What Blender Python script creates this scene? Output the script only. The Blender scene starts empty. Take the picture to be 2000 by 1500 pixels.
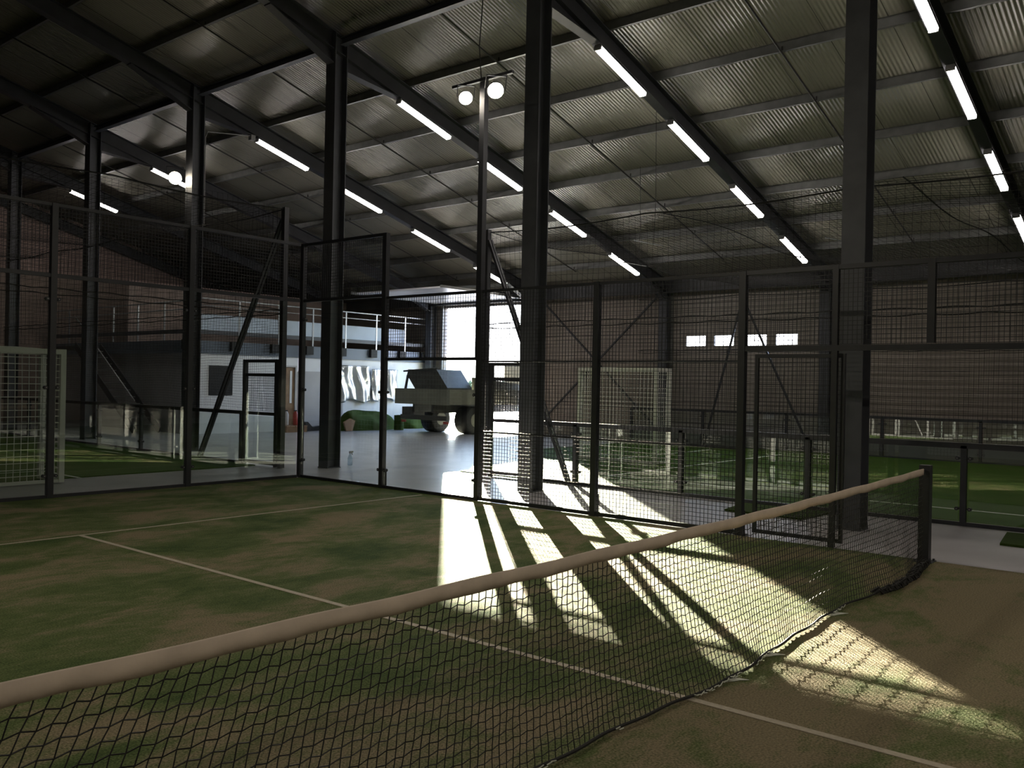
import bpy, math, random
from mathutils import Vector, Matrix
R = random.Random(7)
col = bpy.context.scene.collection
sc = bpy.context.scene

# ------------------------------------------------------------------ materials
def new_mat(name):
    m = bpy.data.materials.new(name); m.use_nodes = True
    nt = m.node_tree; b = nt.nodes['Principled BSDF']
    return m, nt, b

def plain(name, c, rough=.5, metal=0., spec=.5, var=0., scale=8., bump=0.):
    m, nt, b = new_mat(name)
    b.inputs['Base Color'].default_value = (*c, 1); b.inputs['Roughness'].default_value = rough
    b.inputs['Metallic'].default_value = metal; b.inputs['Specular IOR Level'].default_value = spec
    if var or bump:
        tc = nt.nodes.new('ShaderNodeTexCoord'); n = nt.nodes.new('ShaderNodeTexNoise')
        n.inputs['Scale'].default_value = scale; n.inputs['Detail'].default_value = 4
        nt.links.new(tc.outputs['Object'], n.inputs['Vector'])
        if var:
            cr = nt.nodes.new('ShaderNodeValToRGB')
            cr.color_ramp.elements[0].color = (*[max(0, v * (1 - var)) for v in c], 1)
            cr.color_ramp.elements[1].color = (*[min(1, v * (1 + var)) for v in c], 1)
            cr.color_ramp.elements[0].position = .3; cr.color_ramp.elements[1].position = .7
            nt.links.new(n.outputs['Fac'], cr.inputs['Fac']); nt.links.new(cr.outputs['Color'], b.inputs['Base Color'])
        if bump:
            bp = nt.nodes.new('ShaderNodeBump'); bp.inputs['Strength'].default_value = bump
            bp.inputs['Distance'].default_value = .02
            nt.links.new(n.outputs['Fac'], bp.inputs['Height']); nt.links.new(bp.outputs['Normal'], b.inputs['Normal'])
    return m

def emis(name, c, s):
    m = bpy.data.materials.new(name); m.use_nodes = True
    nt = m.node_tree; nt.nodes.clear()
    o = nt.nodes.new('ShaderNodeOutputMaterial'); e = nt.nodes.new('ShaderNodeEmission')
    e.inputs['Color'].default_value = (*c, 1); e.inputs['Strength'].default_value = s
    nt.links.new(e.outputs[0], o.inputs[0])
    return m

def glass(name, tint=(.93, .97, .95), r0=.075, rough=0.):
    m = bpy.data.materials.new(name); m.use_nodes = True
    nt = m.node_tree; nt.nodes.clear()
    o = nt.nodes.new('ShaderNodeOutputMaterial'); t = nt.nodes.new('ShaderNodeBsdfTransparent')
    g = nt.nodes.new('ShaderNodeBsdfGlossy'); mx = nt.nodes.new('ShaderNodeMixShader')
    lw = nt.nodes.new('ShaderNodeLayerWeight'); lw.inputs['Blend'].default_value = .5
    p = nt.nodes.new('ShaderNodeMath'); p.operation = 'POWER'; p.inputs[1].default_value = 4.5
    mr = nt.nodes.new('ShaderNodeMapRange'); mr.inputs['To Min'].default_value = r0; mr.inputs['To Max'].default_value = 1
    t.inputs['Color'].default_value = (*tint, 1); g.inputs['Roughness'].default_value = rough
    nt.links.new(lw.outputs['Facing'], p.inputs[0]); nt.links.new(p.outputs[0], mr.inputs['Value'])
    nt.links.new(mr.outputs[0], mx.inputs['Fac'])
    nt.links.new(t.outputs[0], mx.inputs[1]); nt.links.new(g.outputs[0], mx.inputs[2]); nt.links.new(mx.outputs[0], o.inputs[0])
    return m

def turf(name, green, green2, sand, sandfrac, rough=.6, worn=0):
    m, nt, b = new_mat(name)
    tc = nt.nodes.new('ShaderNodeTexCoord')
    def noise(scale, det, dist=0, stretch=None):
        n = nt.nodes.new('ShaderNodeTexNoise'); n.inputs['Scale'].default_value = scale
        n.inputs['Detail'].default_value = det; n.inputs['Distortion'].default_value = dist
        if stretch:
            mp = nt.nodes.new('ShaderNodeMapping'); mp.inputs['Scale'].default_value = stretch
            mp.inputs['Rotation'].default_value = (0, 0, .25)
            nt.links.new(tc.outputs['Object'], mp.inputs['Vector']); nt.links.new(mp.outputs[0], n.inputs['Vector'])
        else:
            nt.links.new(tc.outputs['Object'], n.inputs['Vector'])
        return n
    big = noise(.85, 9, .5, (1, 1.5, 1)); fine = noise(85, 3); mid = noise(7, 6, .4, (1, 2.2, 1))
    big.inputs['Roughness'].default_value = .62
    if worn:
        # more infill sand swept towards the net and onto the near half
        sp = nt.nodes.new('ShaderNodeSeparateXYZ'); nt.links.new(tc.outputs['Object'], sp.inputs[0])
        mr = nt.nodes.new('ShaderNodeMapRange'); mr.inputs['From Min'].default_value = .6; mr.inputs['From Max'].default_value = -.6
        mr.inputs['To Min'].default_value = 0; mr.inputs['To Max'].default_value = worn
        nt.links.new(sp.outputs['Y'], mr.inputs['Value'])
    add = nt.nodes.new('ShaderNodeMath'); add.operation = 'ADD'
    mul = nt.nodes.new('ShaderNodeMath'); mul.operation = 'MULTIPLY'; mul.inputs[1].default_value = .22
    mul2 = nt.nodes.new('ShaderNodeMath'); mul2.operation = 'MULTIPLY_ADD'; mul2.inputs[1].default_value = .22
    nt.links.new(fine.outputs['Fac'], mul.inputs[0]); nt.links.new(mid.outputs['Fac'], mul2.inputs[0])
    nt.links.new(mul.outputs[0], mul2.inputs[2])
    nt.links.new(big.outputs['Fac'], add.inputs[0]); nt.links.new(mul2.outputs[0], add.inputs[1])
    if worn:
        ad2 = nt.nodes.new('ShaderNodeMath'); ad2.operation = 'ADD'
        nt.links.new(add.outputs[0], ad2.inputs[0]); nt.links.new(mr.outputs[0], ad2.inputs[1]); add = ad2
    cr = nt.nodes.new('ShaderNodeValToRGB'); e = cr.color_ramp.elements
    e[0].position = .55; e[0].color = (*green2, 1)
    e[1].position = sandfrac + .09; e[1].color = (*sand, 1)
    x = e.new(sandfrac - .05); x.color = (*green, 1)
    nt.links.new(add.outputs[0], cr.inputs['Fac'])
    # fine blades speckle
    mx = nt.nodes.new('ShaderNodeMix'); mx.data_type = 'RGBA'; mx.blend_type = 'MULTIPLY'; mx.inputs['Factor'].default_value = 1
    c2 = nt.nodes.new('ShaderNodeValToRGB'); c2.color_ramp.elements[0].position = .32; c2.color_ramp.elements[0].color = (.62, .62, .62, 1)
    c2.color_ramp.elements[1].position = .72; c2.color_ramp.elements[1].color = (1.25, 1.25, 1.25, 1)
    nt.links.new(fine.outputs['Fac'], c2.inputs['Fac'])
    nt.links.new(cr.outputs['Color'], mx.inputs['A']); nt.links.new(c2.outputs['Color'], mx.inputs['B'])
    nt.links.new(mx.outputs['Result'], b.inputs['Base Color'])
    b.inputs['Roughness'].default_value = rough; b.inputs['Specular IOR Level'].default_value = .06
    bp = nt.nodes.new('ShaderNodeBump'); bp.inputs['Strength'].default_value = .7; bp.inputs['Distance'].default_value = .02
    nt.links.new(fine.outputs['Fac'], bp.inputs['Height']); nt.links.new(bp.outputs['Normal'], b.inputs['Normal'])
    return m

def ribbed(name, c, axis, pitch, rough, metal=0., joint=0., bump=.5, dist=.01, var=.12):
    """sheet metal with fine ribs along one axis, panel joints further apart"""
    m, nt, b = new_mat(name)
    tc = nt.nodes.new('ShaderNodeTexCoord'); sx = nt.nodes.new('ShaderNodeSeparateXYZ')
    nt.links.new(tc.outputs['Object'], sx.inputs[0])
    mm = nt.nodes.new('ShaderNodeMath'); mm.operation = 'MULTIPLY'; mm.inputs[1].default_value = 2 * math.pi / pitch
    nt.links.new(sx.outputs[axis], mm.inputs[0])
    sn = nt.nodes.new('ShaderNodeMath'); sn.operation = 'SINE'; nt.links.new(mm.outputs[0], sn.inputs[0])
    bp = nt.nodes.new('ShaderNodeBump'); bp.inputs['Strength'].default_value = bump; bp.inputs['Distance'].default_value = dist
    nt.links.new(sn.outputs[0], bp.inputs['Height']); nt.links.new(bp.outputs['Normal'], b.inputs['Normal'])
    n = nt.nodes.new('ShaderNodeTexNoise'); n.inputs['Scale'].default_value = .9; n.inputs['Detail'].default_value = 3
    nt.links.new(tc.outputs['Object'], n.inputs['Vector'])
    cr = nt.nodes.new('ShaderNodeValToRGB')
    cr.color_ramp.elements[0].position = .3; cr.color_ramp.elements[1].position = .7
    cr.color_ramp.elements[0].color = (*[v * (1 - var) for v in c], 1); cr.color_ramp.elements[1].color = (*[v * (1 + var) for v in c], 1)
    nt.links.new(n.outputs['Fac'], cr.inputs['Fac'])
    out = cr.outputs['Color']
    if joint:
        md = nt.nodes.new('ShaderNodeMath'); md.operation = 'PINGPONG'; md.inputs[1].default_value = joint / 2
        nt.links.new(sx.outputs[axis], md.inputs[0])
        lt = nt.nodes.new('ShaderNodeMath'); lt.operation = 'LESS_THAN'; lt.inputs[1].default_value = .008
        nt.links.new(md.outputs[0], lt.inputs[0])
        mx = nt.nodes.new('ShaderNodeMix'); mx.data_type = 'RGBA'
        mx.inputs['B'].default_value = (*[v * .35 for v in c], 1)
        nt.links.new(lt.outputs[0], mx.inputs['Factor']); nt.links.new(out, mx.inputs['A']); out = mx.outputs['Result']
    nt.links.new(out, b.inputs['Base Color'])
    b.inputs['Roughness'].default_value = rough; b.inputs['Metallic'].default_value = metal
    return m

M = dict(
    frame=plain('powder_coated_steel', (.03, .032, .04), .42, var=.15, scale=5),
    column=plain('painted_structural_steel', (.075, .08, .095), .5, var=.18, scale=3),
    rafter=plain('painted_rafter_steel', (.05, .052, .06), .5, var=.15, scale=3),
    purlin=plain('galvanised_steel', (.17, .175, .17), .38, .35, var=.15, scale=6),
    rod=plain('dark_rod_steel', (.02, .018, .016), .5),
    deck=ribbed('roof_lining_sheet', (.26, .25, .2), 1, .075, .27, joint=1.0, bump=.8, dist=.006, var=.05),
    wall=ribbed('wall_cladding', (.25, .215, .185), 2, .19, .55, joint=1.1, bump=.6, dist=.012, var=.12),
    gable=plain('brown_render', (.34, .25, .22), .8, var=.2, scale=2),
    door=ribbed('sectional_door_panel', (.3, .27, .24), 2, .12, .45, joint=.6, bump=.5, dist=.008, var=.08),
    leaf=ribbed('open_door_panel', (.8, .81, .85), 0, .12, .2, joint=.6, bump=.4, dist=.006, var=.04),
    concrete=plain('power_floated_concrete', (.4, .39, .41), .32, var=.14, scale=1.3, bump=.04),
    asphalt=plain('yard_asphalt', (.3, .29, .28), .6, var=.15, scale=2),
    court=turf('worn_sanded_turf', (.12, .155, .06), (.062, .1, .032), (.255, .215, .135), .75, .8, worn=.1),
    pitch=turf('bright_pitch_turf', (.06, .12, .018), (.05, .1, .014), (.08, .13, .03), .95, .6),
    mat=turf('loose_turf_mat', (.05, .085, .016), (.04, .07, .014), (.07, .1, .03), .95, .7),
    line=plain('white_line_turf', (.42, .37, .29), .7, var=.12, scale=40, bump=.3),
    line2=plain('white_pitch_line', (.6, .62, .55), .7, var=.1, scale=40),
    glass=glass('toughened_glass'),
    glass2=glass('window_glass', (.95, .96, .97), .04),
    wire=plain('welded_wire', (.02, .022, .024), .4),
    net=plain('black_net_cord', (.016, .016, .016), .8),
    netwhite=plain('white_goal_cord', (.82, .82, .78), .8),
    tnet=plain('tennis_net_cord', (.012, .012, .012), .7),
    tape=plain('canvas_net_tape', (.56, .47, .39), .85, var=.1, scale=7, bump=.35),
    bolt=plain('zinc_bolt', (.45, .45, .45), .35, .8),
    batten=plain('grey_plastic', (.35, .35, .36), .5),
    tube=emis('fluorescent_diffuser', (1, .92, .86), 26),
    flood=emis('halogen_glow', (1, .87, .66), 60),
    white=plain('white_paint', (.82, .83, .86), .6, var=.05, scale=2),
    offwhite=plain('grey_panel', (.5, .49, .5), .45, var=.08, scale=1.5),
    goalwhite=plain('white_enamel', (.72, .72, .68), .4),
    bluegrey=plain('blue_grey_beam', (.13, .16, .21), .45, var=.1, scale=1),
    steelrail=plain('galvanised_rail', (.45, .46, .48), .35, .6),
    dark=plain('dark_rubber', (.012, .012, .012), .7),
    wood=plain('oak_veneer', (.24, .14, .07), .45, var=.2, scale=5),
    foil=plain('clear_plastic_film', (.8, .82, .87), .16, .6, bump=.5, scale=3),
    truck=plain('olive_truck_paint', (.2, .2, .15), .5, var=.2, scale=2),
    truck2=plain('dark_machine_paint', (.06, .06, .05), .5, var=.3, scale=4),
    red=plain('red_enamel', (.36, .05, .035), .4),
    card=plain('brown_cardboard', (.3, .19, .12), .8, var=.1, scale=4),
    plastic=glass('clear_bottle_plastic', (.8, .88, .92), .12, .05),
    black=plain('black_plastic', (.015, .015, .016), .4),
    leafy=plain('hedge_leaves', (.06, .08, .03), .8, var=.5, scale=5, bump=.5),
    earth=plain('kick_board_grey', (.11, .115, .11), .6, var=.1, scale=2),
    panel=plain('sky_tinted_panel', (.6, .7, .85), .5, var=.12, scale=1.2),  # reflected sky painted into the panel colour as pale blue
)

# ------------------------------------------------------------------ mesh helpers
class MB:
    def __init__(s): s.v = []; s.f = []
    def box(s, x0, x1, y0, y1, z0, z1):
        n = len(s.v)
        s.v += [(x, y, z) for z in (z0, z1) for x, y in ((x0, y0), (x1, y0), (x1, y1), (x0, y1))]
        s.f += [(n, n+3, n+2, n+1), (n+4, n+5, n+6, n+7), (n, n+1, n+5, n+4), (n+1, n+2, n+6, n+5), (n+2, n+3, n+7, n+6), (n+3, n, n+4, n+7)]
        return s
    def hexa(s, p):            # 8 points, bottom ring then top ring
        n = len(s.v); s.v += [tuple(q) for q in p]
        s.f += [(n, n+3, n+2, n+1), (n+4, n+5, n+6, n+7), (n, n+1, n+5, n+4), (n+1, n+2, n+6, n+5), (n+2, n+3, n+7, n+6), (n+3, n, n+4, n+7)]
        return s
    def bar(s, a, b, w, h=None, up=(0, 0, 1)):
        h = h or w; a = Vector(a); b = Vector(b); d = (b - a).normalized(); u = Vector(up)
        if abs(d.dot(u)) > .95: u = Vector((1, 0, 0))
        r = d.cross(u).normalized() * w / 2; t = r.cross(d).normalized() * h / 2
        return s.hexa([a - r - t, a + r - t, b + r - t, b - r - t, a - r + t, a + r + t, b + r + t, b - r + t])
    def ring_tube(s, pts, r, n=8, cap=True, radii=None):
        pts = [Vector(p) for p in pts]; base = len(s.v); k = len(pts); prev = None
        for i, p in enumerate(pts):
            d = (pts[min(i+1, k-1)] - pts[max(i-1, 0)]).normalized()
            u = prev if prev else (Vector((0, 0, 1)) if abs(d.z) < .9 else Vector((1, 0, 0)))
            e1 = d.cross(u).normalized(); e2 = e1.cross(d).normalized(); prev = e2
            rr = radii[i] if radii else r
            for j in range(n):
                a = 2 * math.pi * (j + .5) / n
                s.v.append(tuple(p + (e1 * math.cos(a) + e2 * math.sin(a)) * rr))
        for i in range(k - 1):
            for j in range(n):
                a = base + i * n; s.f.append((a + j, a + (j+1) % n, a + n + (j+1) % n, a + n + j))
        if cap:
            s.f.append(tuple(base + j for j in reversed(range(n)))); s.f.append(tuple(base + (k-1) * n + j for j in range(n)))
        return s
    def prism(s, poly, axis, a, b):      # poly of 2-D points extruded along an axis ('x','y','z')
        n = len(s.v); k = len(poly)
        def P(q, t): return {'x': (t, q[0], q[1]), 'y': (q[0], t, q[1]), 'z': (q[0], q[1], t)}[axis]
        s.v += [P(q, a) for q in poly] + [P(q, b) for q in poly]
        s.f += [tuple(range(n, n + k)), tuple(reversed(range(n + k, n + 2 * k)))]
        s.f += [(n + i, n + k + i, n + k + (i+1) % k, n + (i+1) % k) for i in range(k)]
        return s
    def build(s, name, mat, parent=None, smooth=False, kind=None):
        me = bpy.data.meshes.new(name)
        off = parent_world(parent) if parent else Vector((0, 0, 0))
        me.from_pydata([(v[0] - off.x, v[1] - off.y, v[2] - off.z) for v in s.v], [], s.f); me.update()
        import bmesh
        bm = bmesh.new(); bm.from_mesh(me); bmesh.ops.recalc_face_normals(bm, faces=bm.faces); bm.to_mesh(me); bm.free()
        if smooth:
            for p in me.polygons: p.use_smooth = True
        o = bpy.data.objects.new(name, me); col.objects.link(o); me.materials.append(M[mat] if isinstance(mat, str) else mat)
        if parent: o.parent = parent
        if kind: o['kind'] = kind
        return o

def parent_world(p):
    v = Vector((0, 0, 0))
    while p: v += p.location; p = p.parent
    return v

def thing(name, label, cat, loc, group=None):
    o = bpy.data.objects.new(name, None); col.objects.link(o); o.location = loc; o.empty_display_size = .1
    o['label'] = label; o['category'] = cat
    if group: o['group'] = group
    return o
def tag(o, label, cat, group=None, kind=None):
    o['label'] = label; o['category'] = cat
    if group: o['group'] = group
    if kind: o['kind'] = kind
    return o
def copy_tree(o, parent=None):
    c = o.copy(); col.objects.link(c); c.parent = parent
    for ch in list(o.children): copy_tree(ch, c)
    return c

SL = .268                                   # roof slope
def zb(x): return 7.55 - SL * (x - 8.3) if x > XR else 7.55 - SL * (XR - 8.3) - SL * (XR - x)   # rafter underside
XR = -6.5
RD, PD = .36, .2
FY = [1.25, 6.25, 11.2, 16.2, 21.2, 26.2]    # portal frames
XC, XE = 6.7, 19.5

# ------------------------------------------------------------------ building shell
floor = MB().box(-19.9, 19.85, -14, 31.5, -.2, -.015).build('floor', 'concrete', kind='structure')
MB().box(19.85, 140, -80, 120, -.25, -.03).build('floor_yard', 'asphalt', kind='structure')
def roof_box(xa, xb, z_off, th, y0, y1, mb):
    mb.hexa([(xa, y0, zb(xa)+z_off), (xb, y0, zb(xb)+z_off), (xb, y1, zb(xb)+z_off), (xa, y1, zb(xa)+z_off),
             (xa, y0, zb(xa)+z_off+th), (xb, y0, zb(xb)+z_off+th), (xb, y1, zb(xb)+z_off+th), (xa, y1, zb(xa)+z_off+th)])
mb = MB(); roof_box(XR+.001, 20.0, RD+PD, .1, -14, 31.6, mb); roof_box(-19.95, XR, RD+PD, .1, -14, 31.6, mb)
mb.build('ceiling', 'deck', kind='structure')
W0, W1 = 19.7, 19.85
OY0, OY1, OZ = 16.6, 20.7, 4.45           # the open goods door
DY0, DY1 = 6.45, 11.0                     # the closed sectional door
mb = MB()
mb.box(W0, W1, -14, DY0, -.015, 5.1); mb.box(W0, W1, DY1, OY0, -.015, 5.1); mb.box(W0, W1, OY1, 31.5, -.015, 5.1)
mb.box(W0, W1, DY0, DY1, OZ, 5.1); mb.box(W0, W1, OY0, OY1, OZ, 5.1)
mb.build('wall_right', 'wall', kind='structure')
MB().box(-19.95, -19.8, -14, 31.5, -.015, 8.6).build('wall_left', 'wall', kind='structure')
MB().prism([(-19.8, -.015), (19.85, -.015), (19.85, 5.05), (XR, 12.12), (-19.8, 8.58)], 'y', 31.4, 31.55).build('wall_far', 'gable', kind='structure')
MB().prism([(-19.8, -.015), (19.85, -.015), (19.85, 5.05), (XR, 12.12), (-19.8, 8.58)], 'y', -14.1, -13.95).build('wall_near', 'wall', kind='structure')

# closed sectional door with four lights
WIN = [(9.92, 10.56), (9.02, 9.64), (8.02, 8.60), (7.12, 7.74)]
mb = MB(); mb.box(W0-.02, W0+.03, DY0, DY1, -.015, 2.9); mb.box(W0-.02, W0+.03, DY0, DY1, 3.21, OZ)
ys = [DY0] + sorted(v for w in WIN for v in w) + [DY1]
for i in range(0, len(ys), 2): mb.box(W0-.02, W0+.03, ys[i], ys[i+1], 2.9, 3.21)
d1 = mb.build('door_1', 'door', kind='structure')
for a, b in WIN: MB().box(W0, W0+.012, a, b, 2.9, 3.21).build('window_pane', 'glass2', d1)
for y in (DY0-.03, DY1+.03): MB().bar((W0-.06, y, 0), (W0-.06, y, 4.6), .07, .05).build('door_track', 'purlin', d1)
# open sectional door: leaf pulled back under the roof
mb = MB(); LX0, LX1, LZ = 15.4, 19.45, 4.60
wx = [(16.9, 17.2)]
mb.box(LX0, 16.9, OY0, OY1, LZ, LZ+.05); mb.box(17.25, LX1, OY0, OY1, LZ, LZ+.05)
yy = [OY0, 16.95, 17.6, 17.85, 18.5, 18.75, 19.4, 19.65, 20.3, OY1]
for i in range(0, 10, 2): mb.box(16.9, 17.25, yy[i], yy[i+1], LZ, LZ+.05)
d2 = mb.build('door_2', 'leaf', kind='structure')
for i in range(1, 9, 2): MB().box(16.9, 17.25, yy[i], yy[i+1], LZ+.02, LZ+.03).build('window_pane', 'black', d2)
for y in (OY0-.04, OY1+.04):
    MB().bar((15.2, y, LZ+.02), (19.6, y, LZ+.02), .06, .08).build('door_track', 'purlin', d2)
    MB().bar((W0-.06, y, 0), (W0-.06, y, 4.55), .07, .05).build('door_track', 'purlin', d2)

# ------------------------------------------------------------------ portal frames
CNAME = {1.25: 'nearest to the right edge, behind the mesh gate', 6.25: 'tallest in the middle of the view, by the floodlight mast',
         11.2: 'beyond the glass corner of the court', 16.2: 'behind the end glass, left of the corner',
         21.2: 'second from the left, behind the far white goal', 26.2: 'at the far left edge, beyond the white goal'}
def hsec(mb, x, y, z0, z1, h=.30, b=.28, t=.018):
    mb.box(x-h/2, x-h/2+t, y-b/2, y+b/2, z0, z1); mb.box(x+h/2-t, x+h/2, y-b/2, y+b/2, z0, z1)
    mb.box(x-h/2+t, x+h/2-t, y-.008, y+.008, z0, z1)
for y in FY:
    c = thing('steel_column', 'dark grey H-section steel column ' + CNAME[y], 'column', (XC, y, -.015), 'columns of the middle row')
    m = MB(); hsec(m, XC, y, 0, zb(XC)+RD-.005); m.build('shaft', 'column', c)
    MB().box(XC-.16, XC+.16, y-.15, y+.15, -.015, .0).build('base_plate', 'column', c)
ENAME = {1.25: 'low grey eaves column on the right wall, furthest right', 6.25: 'grey eaves column just right of the four small door windows',
         11.2: 'grey eaves column just left of the four small door windows', 16.2: 'grey eaves column right of the open goods door, behind the tall column',
         21.2: 'grey eaves column left of the open goods door at the balcony end', 26.2: ''}
for y in FY[:5]:
    c = thing('eaves_column', ENAME[y], 'column', (XE, y, -.015), 'columns along the right wall')
    m = MB(); hsec(m, XE, y, 0, zb(XE)-.005); m.build('shaft', 'column', c)
RN = {1.25: 'at the right edge of the view with four tubes', 6.25: 'meeting the tallest middle column',
      11.2: 'meeting the column beyond the glass corner', 16.2: 'meeting the column left of the glass corner',
      21.2: 'meeting the second column from the left', 26.2: 'meeting the leftmost column', 31.2: 'lying along the far gable wall'}
def ibeam(mb, xa, xb, y, za, zb_, d, b=.2, t=.018):
    def hx(y0, y1, o0, o1):
        mb.hexa([(xa, y0, za+o0), (xb, y0, zb_+o0), (xb, y1, zb_+o0), (xa, y1, za+o0), (xa, y0, za+o1), (xb, y0, zb_+o1), (xb, y1, zb_+o1), (xa, y1, za+o1)])
    hx(y-b/2, y+b/2, 0, t); hx(y-b/2, y+b/2, d-t, d); hx(y-.007, y+.007, t, d-t)
for y in FY + [31.2]:
    r = thing('roof_rafter', 'dark sloping steel rafter ' + RN[y], 'rafter', (XC, y, zb(XC)), 'sloping roof rafters')
    m = MB(); ibeam(m, XR+.02, XE+.15, y, zb(XR+.02), zb(XE+.15), RD-.004); m.build('beam', 'rafter', r)
    for s in ((XC+.16, 8.25), (XC-.16, 5.1), (XE-.16, 17.9)):
        x0, x1 = s; zd = zb(x0) - .27
        m = MB(); t = .018; b = .1
        m.hexa([(x0, y-b, zd), (x1, y-b, zb(x1)-.02), (x1, y+b, zb(x1)-.02), (x0, y+b, zd),
                (x0, y-b, zd+t), (x1, y-b, zb(x1)-.002), (x1, y+b, zb(x1)-.002), (x0, y+b, zd+t)])
        m.hexa([(x0, y-.007, zd+t), (x1, y-.007, zb(x1)-.003), (x1, y+.007, zb(x1)-.003), (x0, y+.007, zd+t),
                (x0, y-.007, zb(x0)-.001), (x1, y-.007, zb(x1)-.001), (x1, y+.007, zb(x1)-.001), (x0, y+.007, zb(x0)-.001)])
        if y < 31: m.build('haunch', 'rafter', r)
# purlins (Z sections) running along the hall
PX = [18.2 - 1.6 * k for k in range(14)]
PLAB = {}
for k, x in enumerate(PX):
    zt = zb(x) + RD
    m = MB(); y0, y1 = -6, 31.3; t = .012
    m.box(x-.006, x+.006, y0, y1, zt+.002, zt+PD-.012)
    m.box(x-.06, x+.006, y0, y1, zt+.002, zt+.002+t); m.box(x-.006, x+.06, y0, y1, zt+PD-.028, zt+PD-.02)
    o = m.build('roof_purlin', 'purlin')
    nth = ['first', 'second', 'third', 'fourth', 'fifth', 'sixth', 'seventh', 'eighth', 'ninth', 'tenth', 'eleventh', 'twelfth', 'thirteenth', 'fourteenth'][k]
    tag(o, 'galvanised roof purlin, %s up the slope from the right-hand wall' % nth, 'purlin', 'roof purlins')
# longitudinal strut over the middle columns, spanning bay to bay
for i, (a, b) in enumerate(zip([-3.7] + FY, FY)):
    m = MB(); z = zb(XC) + .2
    m.box(XC-.07, XC+.07, a+.16, b-.16, z-.07, z-.055); m.box(XC-.008, XC+.008, a+.16, b-.16, z-.055, z+.055); m.box(XC-.07, XC+.07, a+.16, b-.16, z+.055, z+.07)
    o = m.build('strut_beam', 'column')
    tag(o, 'dark strut beam at column-head height ' + ['leading off the top right to the right-hand column', 'between the right-hand and the middle column', 'between the middle column and the one beyond the glass corner',
        'between the columns right and left of the glass corner', 'between the third and second columns from the left', 'between the two leftmost columns'][i], 'beam', 'strut beams over the columns')
# sag rods hung under the purlins mid-bay
TN = ['right of the right-hand column', 'between the right-hand and middle columns', 'between the middle column and the glass corner', 'over the glass corner', 'over the left white goal', 'near the far gable']
for i, y in enumerate([-1.2, 3.72, 8.7, 13.7, 18.7, 23.7]):
    t = thing('sag_rod', 'thin dark sloping tie rod under the purlins ' + TN[i], 'tie rod', (8, y, zb(8)+RD), 'tie rods under the purlins')
    m = MB(); xs = (-5.5, 18.3); m.ring_tube([(x, y, zb(x)+RD-.02) for x in xs], .018, 6); m.build('rod', 'rod', t)
    for x in PX[:9]: MB().bar((x-.012, y, zb(x)+RD-.02), (x-.012, y, zb(x)+RD+.1), .02).build('hanger', 'rod', t)
# eaves beam + gutter line inside right wall
tag(MB().box(19.32, 19.5, -14, 31, 4.52, 4.56).box(19.4, 19.415, -14, 31, 4.56, 4.9).build('eaves_beam', 'rafter'), 'long dark eaves beam along the top of the right wall', 'beam')
# crossed bracing in the wall bay beside the open door
for i, (a, b) in enumerate((((16.0, 4.55), (11.4, .35)), ((16.0, .35), (11.4, 4.55)))):
    x = 19.52 + .05 * i
    tag(MB().bar((x, a[0], a[1]), (x, b[0], b[1]), .05).build('wall_brace', 'rafter'), ['dark diagonal wall brace rising to the left, in the bay left of the small windows', 'dark diagonal wall brace rising to the right, in the bay left of the small windows'][i], 'brace', 'crossed wall braces')

# ------------------------------------------------------------------ fluorescent battens
def batten():
    t = thing('tube_light', '', 'light', (0, 0, 0), 'tube lights under the rafters')
    L = 1.6; d = Vector((1, 0, -SL)).normalized(); u = Vector((SL, 0, 1)).normalized()
    def P(s, w, h): return tuple(d * s + Vector((0, w, 0)) + u * h)
    m = MB(); m.hexa([P(0, -.07, -.035), P(L, -.07, -.035), P(L, .07, -.035), P(0, .07, -.035), P(0, -.06, 0), P(L, -.06, 0), P(L, .06, 0), P(0, .06, 0)])
    m.build('housing', 'batten', t)
    prof = [(-.068, -.036), (-.068, -.07), (-.05, -.1), (.05, -.1), (.068, -.07), (.068, -.036)]
    m = MB(); n = len(prof); m.v = [P(.03, *q) for q in prof] + [P(L-.03, *q) for q in prof]
    m.f = [tuple(range(n)), tuple(reversed(range(n, 2*n)))] + [(i, (i+1) % n, n+(i+1) % n, n+i) for i in range(n)]
    m.build('diffuser', 'tube', t)
    for s0, s1 in ((0, .03), (L-.03, L)):
        MB().hexa([P(s0, -.07, -.1), P(s1, -.07, -.1), P(s1, .07, -.1), P(s0, .07, -.1), P(s0, -.07, -.035), P(s1, -.07, -.035), P(s1, .07, -.035), P(s0, .07, -.035)]).build('end_cap', 'batten', t)
    return t
proto = None
LN = {1.25: 'on the rafter at the right edge', 6.25: 'on the rafter from the tallest middle column', 11.2: 'on the rafter above the glass corner column', 16.2: 'on the rafter left of the glass corner',
      21.2: 'beside the far round lamp', 26.2: 'furthest to the left, cut by a column'}
ON = ['highest of four', 'second down of four', 'third down of four', 'lowest of four']
for y in FY:
    for k, x in enumerate([8.32, 10.85, 13.6, 16.32]):
        if y > 20 and k: continue
        if proto is None: o = proto = batten()
        else: o = copy_tree(proto)
        o.location = (x, y - .02, zb(x) - .01)
        o['label'] = 'lit tube light ' + (ON[k] + ' ' if y < 20 else '') + LN[y]

# conduit and junction box on the left column
t = thing('light_cable_run', 'thin pale conduit with square junction box leading to a tube light', 'conduit', (6.86, 16.1, 6.8))
MB().ring_tube([(6.86, 16.05, 5.2), (6.86, 16.05, 7.2), (6.95, 16.1, 7.35), (8.1, 16.12, 7.52)], .012, 6).build('conduit', 'batten', t)
MB().box(8.08, 8.2, 16.06, 16.18, 7.42, 7.54).build('junction_box', 'batten', t)

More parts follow.
